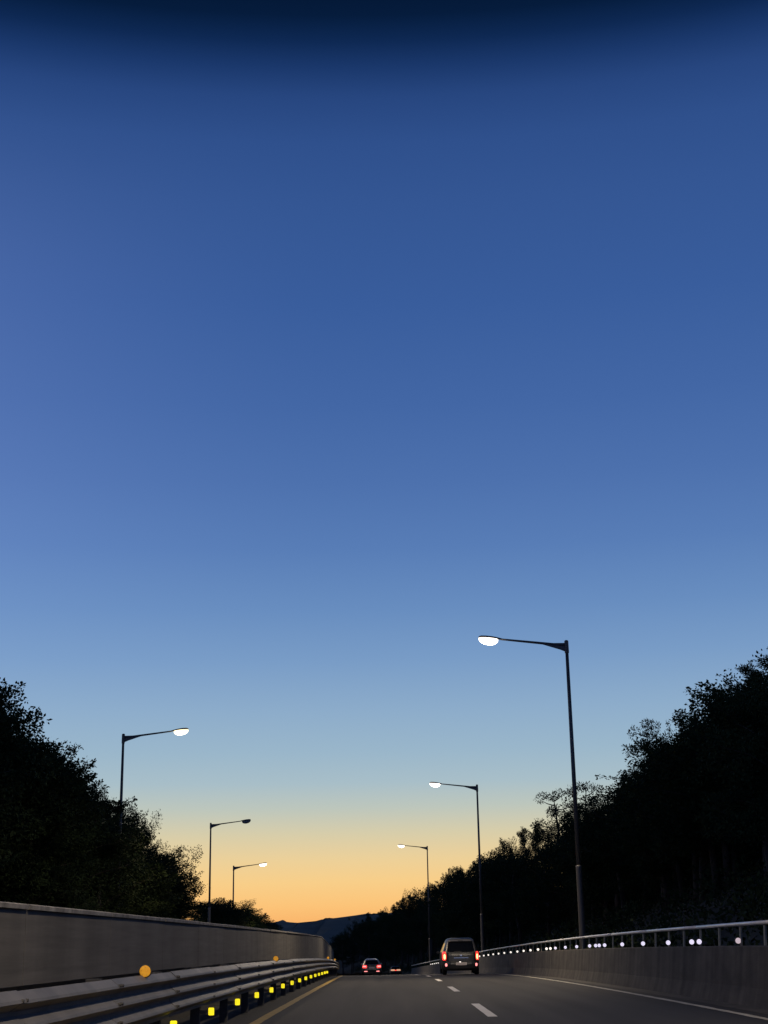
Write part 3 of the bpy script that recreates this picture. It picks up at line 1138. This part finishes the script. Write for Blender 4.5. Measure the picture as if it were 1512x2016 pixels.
def proto_pine(seed, H=9.0, gaps=True):
    g = random.Random(seed)
    v, f = [], []
    tr = [(0, 0, -.6), (g.uniform(-.2, .2), 0, H * .3), (g.uniform(-.5, .5), g.uniform(-.4, .4), H * .65), (g.uniform(-.6, .6), g.uniform(-.5, .5), H * .97)]
    tube_data(tr, [.17, .14, .09, .02], 8, v, f)
    cs, rs, ps = [], [], []
    n = 22
    for k in range(n):
        t = .28 + .68 * k / n
        z0 = H * t
        bx = np.interp(z0, [p[2] for p in tr], [p[0] for p in tr]); by = np.interp(z0, [p[2] for p in tr], [p[1] for p in tr])
        an = k * 2.4 + g.uniform(-.4, .4)
        L = (2.5 if gaps else 2.1) * (1.08 - t) ** .6 * g.uniform(.65, 1.15)
        e = (bx + L * math.cos(an), by + L * math.sin(an), z0 + L * g.uniform(.05, .4))
        tube_data([(bx, by, z0), e], [.05 * (1.2 - t), .01], 5, v, f)
        for q in range(5):
            tt = .4 + .6 * q / 4
            cs.append((bx + (e[0] - bx) * tt + g.gauss(0, .18), by + (e[1] - by) * tt + g.gauss(0, .18), z0 + (e[2] - z0) * tt + g.gauss(.08, .10)))
            rs.append(g.uniform(.28, .52)); ps.append(110)
    for q in range(4):
        cs.append((tr[-1][0], tr[-1][1], H * (.9 + .03 * q))); rs.append(.25 - .04 * q); ps.append(35)
    trunk = pydata('trunk', v, f, M['bark'], True)
    crown = leaf_mesh('crown', cs, rs, ps, .17, M['leaf_b'], 4.0, .5, seed)
    return trunk, crown, crown_top(crown)


def proto_shrub(seed, H=3.0):
    g = random.Random(seed)
    v, f = [], []
    cs, rs, ps = [], [], []
    for k in range(9):
        an = k * 2.4
        L = g.uniform(.4, 1.3)
        e = (L * math.cos(an), L * math.sin(an), H * g.uniform(.45, .97))
        tube_data([(.0, .0, -.3), (e[0] * .45, e[1] * .45, e[2] * .6), e], [.04, .025, .008], 5, v, f)
        for q in range(6):
            tt = .25 + .75 * q / 5
            cs.append((e[0] * tt + g.gauss(0, .15), e[1] * tt + g.gauss(0, .15), e[2] * tt + g.gauss(0, .1)))
            rs.append(g.uniform(.22, .45) * (1.15 - .5 * tt)); ps.append(80)
    crown = leaf_mesh('crown', cs, rs, ps, .11, M['leaf_c'], 1.9, 1.0, seed)
    return pydata('trunk', v, f, M['bark'], True), crown, crown_top(crown)


BROAD = [proto_broad(s) for s in (1, 2, 3)] + [proto_broad(5, W=2.1, leaf=.13, mat='leaf_a', loose=.05), proto_broad(6, W=2.8, leaf=.13, loose=.06)]
PINE = [proto_pine(s) for s in (21, 22)] + [proto_pine(23, gaps=False)]
SHRUB = [proto_shrub(s) for s in (31, 32, 33)]


def plant(name, proto, loc, h, wide, rz, label, cat, group):
    tr, cr, H = proto
    root = empty(name, loc, rz)
    tag(root, label, cat, group)
    s = h / H
    root.scale = (s * wide, s * wide, s)
    a = mesh_obj('trunk', tr, root)
    b = mesh_obj('crown', cr, root)
    return root


LR = {'b': 'dark broadleaf tree on the slope behind the parapet', 'p': 'dark pine tree with layered boughs on the slope behind the parapet',
      's': 'low leafy shrub on the slope behind the parapet'}
LL = {'b': 'dark broadleaf tree on the bank behind the grey wall', 'p': 'dark pine tree with layered boughs on the bank behind the grey wall',
      's': 'low leafy shrub along the road behind the grey wall'}


def put(side, kind, x, y, d, wide=1.0, minh=1.5, maxh=13.5, label=None):
    """tree whose top appears at photo pixel (x, y), standing d metres off on the hillside"""
    r = ray(x, y)
    X, Z = r.x * d, EYE.z + r.z * d
    if side == 'R':
        u = 10.0
        for _ in range(12):
            u += X - pos_right(u, d)
        if u < 7.6: return None
        zb = hill_right(u, d) + road_z(d)
    else:
        u = X + shift_left(d)
        if u > -13.6: return None
        zb = hill_left(u, d)
    h = Z - zb
    if h < minh or h > maxh: return None
    if kind == 's' and h > 4.2: kind = 'b'
    protos = {'b': BROAD, 'p': PINE, 's': SHRUB}[kind]
    names = {'b': 'broadleaf_tree', 'p': 'pine_tree', 's': 'shrub'}
    L = LR if side == 'R' else LL
    grp = {'b': 'broadleaf trees', 'p': 'pine trees', 's': 'shrubs'}[kind] + (' on the slope behind the parapet' if side == 'R' else ' behind the grey wall')
    href = {'b': 7.5, 'p': 7.5, 's': 2.5}[kind]
    w = wide * min(1.8, max(.8, href / h)) if h < href else wide
    return plant(names[kind], random.choice(protos), (X, d, zb - .15), h + .15, w, random.uniform(0, 6.28), label or L[kind],
                 'shrub' if kind == 's' else 'tree', None if label else grp)


SIL_R = [(655, 1850), (668, 1838), (690, 1822), (720, 1806), (760, 1788), (800, 1768), (830, 1750), (860, 1738), (900, 1712), (945, 1688),
         (985, 1650), (1030, 1632), (1060, 1622), (1110, 1604), (1190, 1572), (1215, 1538), (1260, 1490), (1290, 1448), (1340, 1392),
         (1400, 1350), (1460, 1310), (1512, 1276), (1560, 1250), (1640, 1210)]
DEP_R = [(655, 415), (700, 372), (780, 300), (860, 225), (945, 165), (1060, 122), (1210, 92), (1330, 74), (1512, 58), (1640, 50)]
SIL_L = [(-120, 1260), (-60, 1300), (0, 1340), (30, 1390), (60, 1440), (100, 1470), (130, 1495), (170, 1535), (215, 1562), (250, 1585),
         (290, 1592), (320, 1632), (350, 1672), (375, 1708), (395, 1738), (405, 1752), (412, 1800), (440, 1860)]
DEP_L = [(-120, 62), (0, 70), (130, 80), (250, 90), (330, 100), (405, 112)]


def sil(x, tab):
    return float(np.interp(x, [t[0] for t in tab], [t[1] for t in tab]))


def clear_top(x, d, tab, half):
    """highest tree top at x whose rounded crown stays under the skyline"""
    hw = half * F_PX / d
    best = -1e9
    for k in range(-6, 7):
        t = k / 6.6
        best = max(best, sil(x + t * hw, tab) - hw * .95 * (1 - math.sqrt(1 - t * t)))
    return best


cnt = 0
# skyline trees on the right slope
x = 1640.0
k = 0
while x > 655:
    d = sil(x, DEP_R) * random.uniform(.97, 1.05)
    kind = random.choices(['b', 'p'], [.62, .38])[0]
    if put('R', kind, x, clear_top(x, d, SIL_R, 1.8) + random.uniform(-8, 8), d, .6): cnt += 1
    x -= (1.25 * F_PX / d) * random.uniform(.6, 1.1)
    k += 1
# mass of trees below the skyline, standing nearer and farther down the slope
for _ in range(150):
    x = random.uniform(650, 1600)
    y0 = sil(x, SIL_R)
    d = sil(x, DEP_R) * random.uniform(.80, 1.0)
    y = max(y0 + random.uniform(12, 170) * min(1, sil(x, DEP_R) ** -1 * 95), clear_top(x, d, SIL_R, 3.0) + 4)
    if put('R', random.choice(['b', 'b', 'p', 's']), x, y, d, 1.1, 1.2): cnt += 1
# left bank
x = 405.0
while x > -120:
    d = sil(x, DEP_L) * random.uniform(.97, 1.05)
    kind = random.choices(['b', 'p'], [.7, .3])[0]
    if put('L', kind, x - 8, clear_top(x - 8, d, SIL_L, 1.9) + random.uniform(-8, 8), d, .56): cnt += 1
    x -= (1.1 * F_PX / d) * random.uniform(.6, 1.1)
for _ in range(110):
    x = random.uniform(-120, 385)
    y0 = sil(x, SIL_L)
    d = sil(x, DEP_L) * random.uniform(.82, 1.02)
    y = max(y0 + random.uniform(14, 190), clear_top(x - 8, d, SIL_L, 3.2) + 4)
    if put('L', random.choice(['b', 'b', 'p', 's']), x - 8, y, d, 1.1, 1.0): cnt += 1
# low shrubs running on towards the gap
for k in range(26):
    x = 405 + 132 * (k + random.random() * .8) / 26
    y = float(np.interp(x, [405, 440, 480, 500, 537], [1772, 1776, 1792, 1806, 1828])) + random.uniform(-3, 6)
    d = float(np.interp(x, [405, 470, 537], [130, 166, 232])) * random.uniform(.97, 1.05)
    if put('L', 's', x, y, d, 1.1, .8, 9): cnt += 1
print('plants', cnt)

def proto_airy(seed, H=7.0):
    g = random.Random(seed)
    v, f = [], []
    tr = [(0, 0, -.6), (.15, 0, H * .35), (-.1, .1, H * .7), (.1, 0, H * .98)]
    tube_data(tr, [.13, .11, .07, .015], 8, v, f)
    cs, rs, ps = [], [], []
    for k in range(15):
        t = .42 + .55 * k / 15
        z0 = H * t
        bx = np.interp(z0, [p[2] for p in tr], [p[0] for p in tr]); by = np.interp(z0, [p[2] for p in tr], [p[1] for p in tr])
        an = k * 2.4 + g.uniform(-.3, .3)
        L = 2.1 * (1.15 - t) ** .5 * g.uniform(.7, 1.1)
        e = (bx + L * math.cos(an), by + L * math.sin(an), z0 + L * g.uniform(.15, .5))
        tube_data([(bx, by, z0), (bx + (e[0] - bx) * .5, by + (e[1] - by) * .5, z0 + (e[2] - z0) * .35), e], [.04, .025, .008], 5, v, f)
        for q in range(3):
            cs.append((e[0] + g.gauss(0, .22) - (e[0] - bx) * .16 * q, e[1] + g.gauss(0, .22) - (e[1] - by) * .16 * q, e[2] + g.gauss(0, .12)))
            rs.append(g.uniform(.22, .42)); ps.append(60)
    cs.append(tr[-1]); rs.append(.3); ps.append(60)
    crown = leaf_mesh('crown', cs, rs, ps, .15, M['leaf_b'], 3.0, .6, seed)
    return pydata('trunk', v, f, M['bark'], True), crown, crown_top(crown)


AIRY = [proto_airy(s) for s in (41, 42, 43)]
BROAD_KEEP, PINE_KEEP = BROAD, PINE
for i_, (sd, x, y, d, w, lab) in enumerate((
        ('R', 1092, 1556, 118, .95, 'airy pine with sky showing through its crown, just before the tallest lamp post'),
        ('R', 1150, 1538, 112, 1.05, 'airy pine with open crown directly behind the tallest lamp post'),
        ('R', 1272, 1418, 84, .55, 'thin ragged sapling poking above the slope between parapet trees'),
        ('R', 846, 1738, 215, .7, 'thin leafless looking treetop beside the farthest lamp behind the parapet'),
        ('L', 345, 1668, 108, .62, 'feathery tree at the end of the bank beside the unlit lamp'))):
    PINE = [AIRY[i_ % 3]]
    if put(sd, 'p', x, y, d, w, 1.0, 16, label=lab): cnt += 1
PINE = PINE_KEEP
print('plants', cnt)

# undergrowth on both slopes: nobody could count it
def undergrowth(name, side, n, seed):
    g = random.Random(seed)
    cs, rs, ps = [], [], []
    for _ in range(n):
        d = 20 + 340 * g.random() ** 1.6
        if side == 'R':
            u = g.uniform(7.4, 22)
            X, Z = pos_right(u, d), hill_right(u, d) + road_z(d)
        else:
            if d > 230: continue
            u = -g.uniform(13.6, 27)
            X, Z = pos_left(u, d), hill_left(u, d)
        cs.append((X, d, Z + g.uniform(.1, .7))); rs.append(g.uniform(.35, .9)); ps.append(60)
    o = mesh_obj(name, leaf_mesh(name, cs, rs, ps, .16, M['leaf_a'], 1.9, .9, seed))
    tag(o, kind='stuff', cat='undergrowth', label='dark leafy undergrowth on the ' + ('slope behind the parapet' if side == 'R' else 'bank behind the grey wall'))


undergrowth('undergrowth', 'R', 2400, 3)
undergrowth('undergrowth', 'L', 1500, 4)
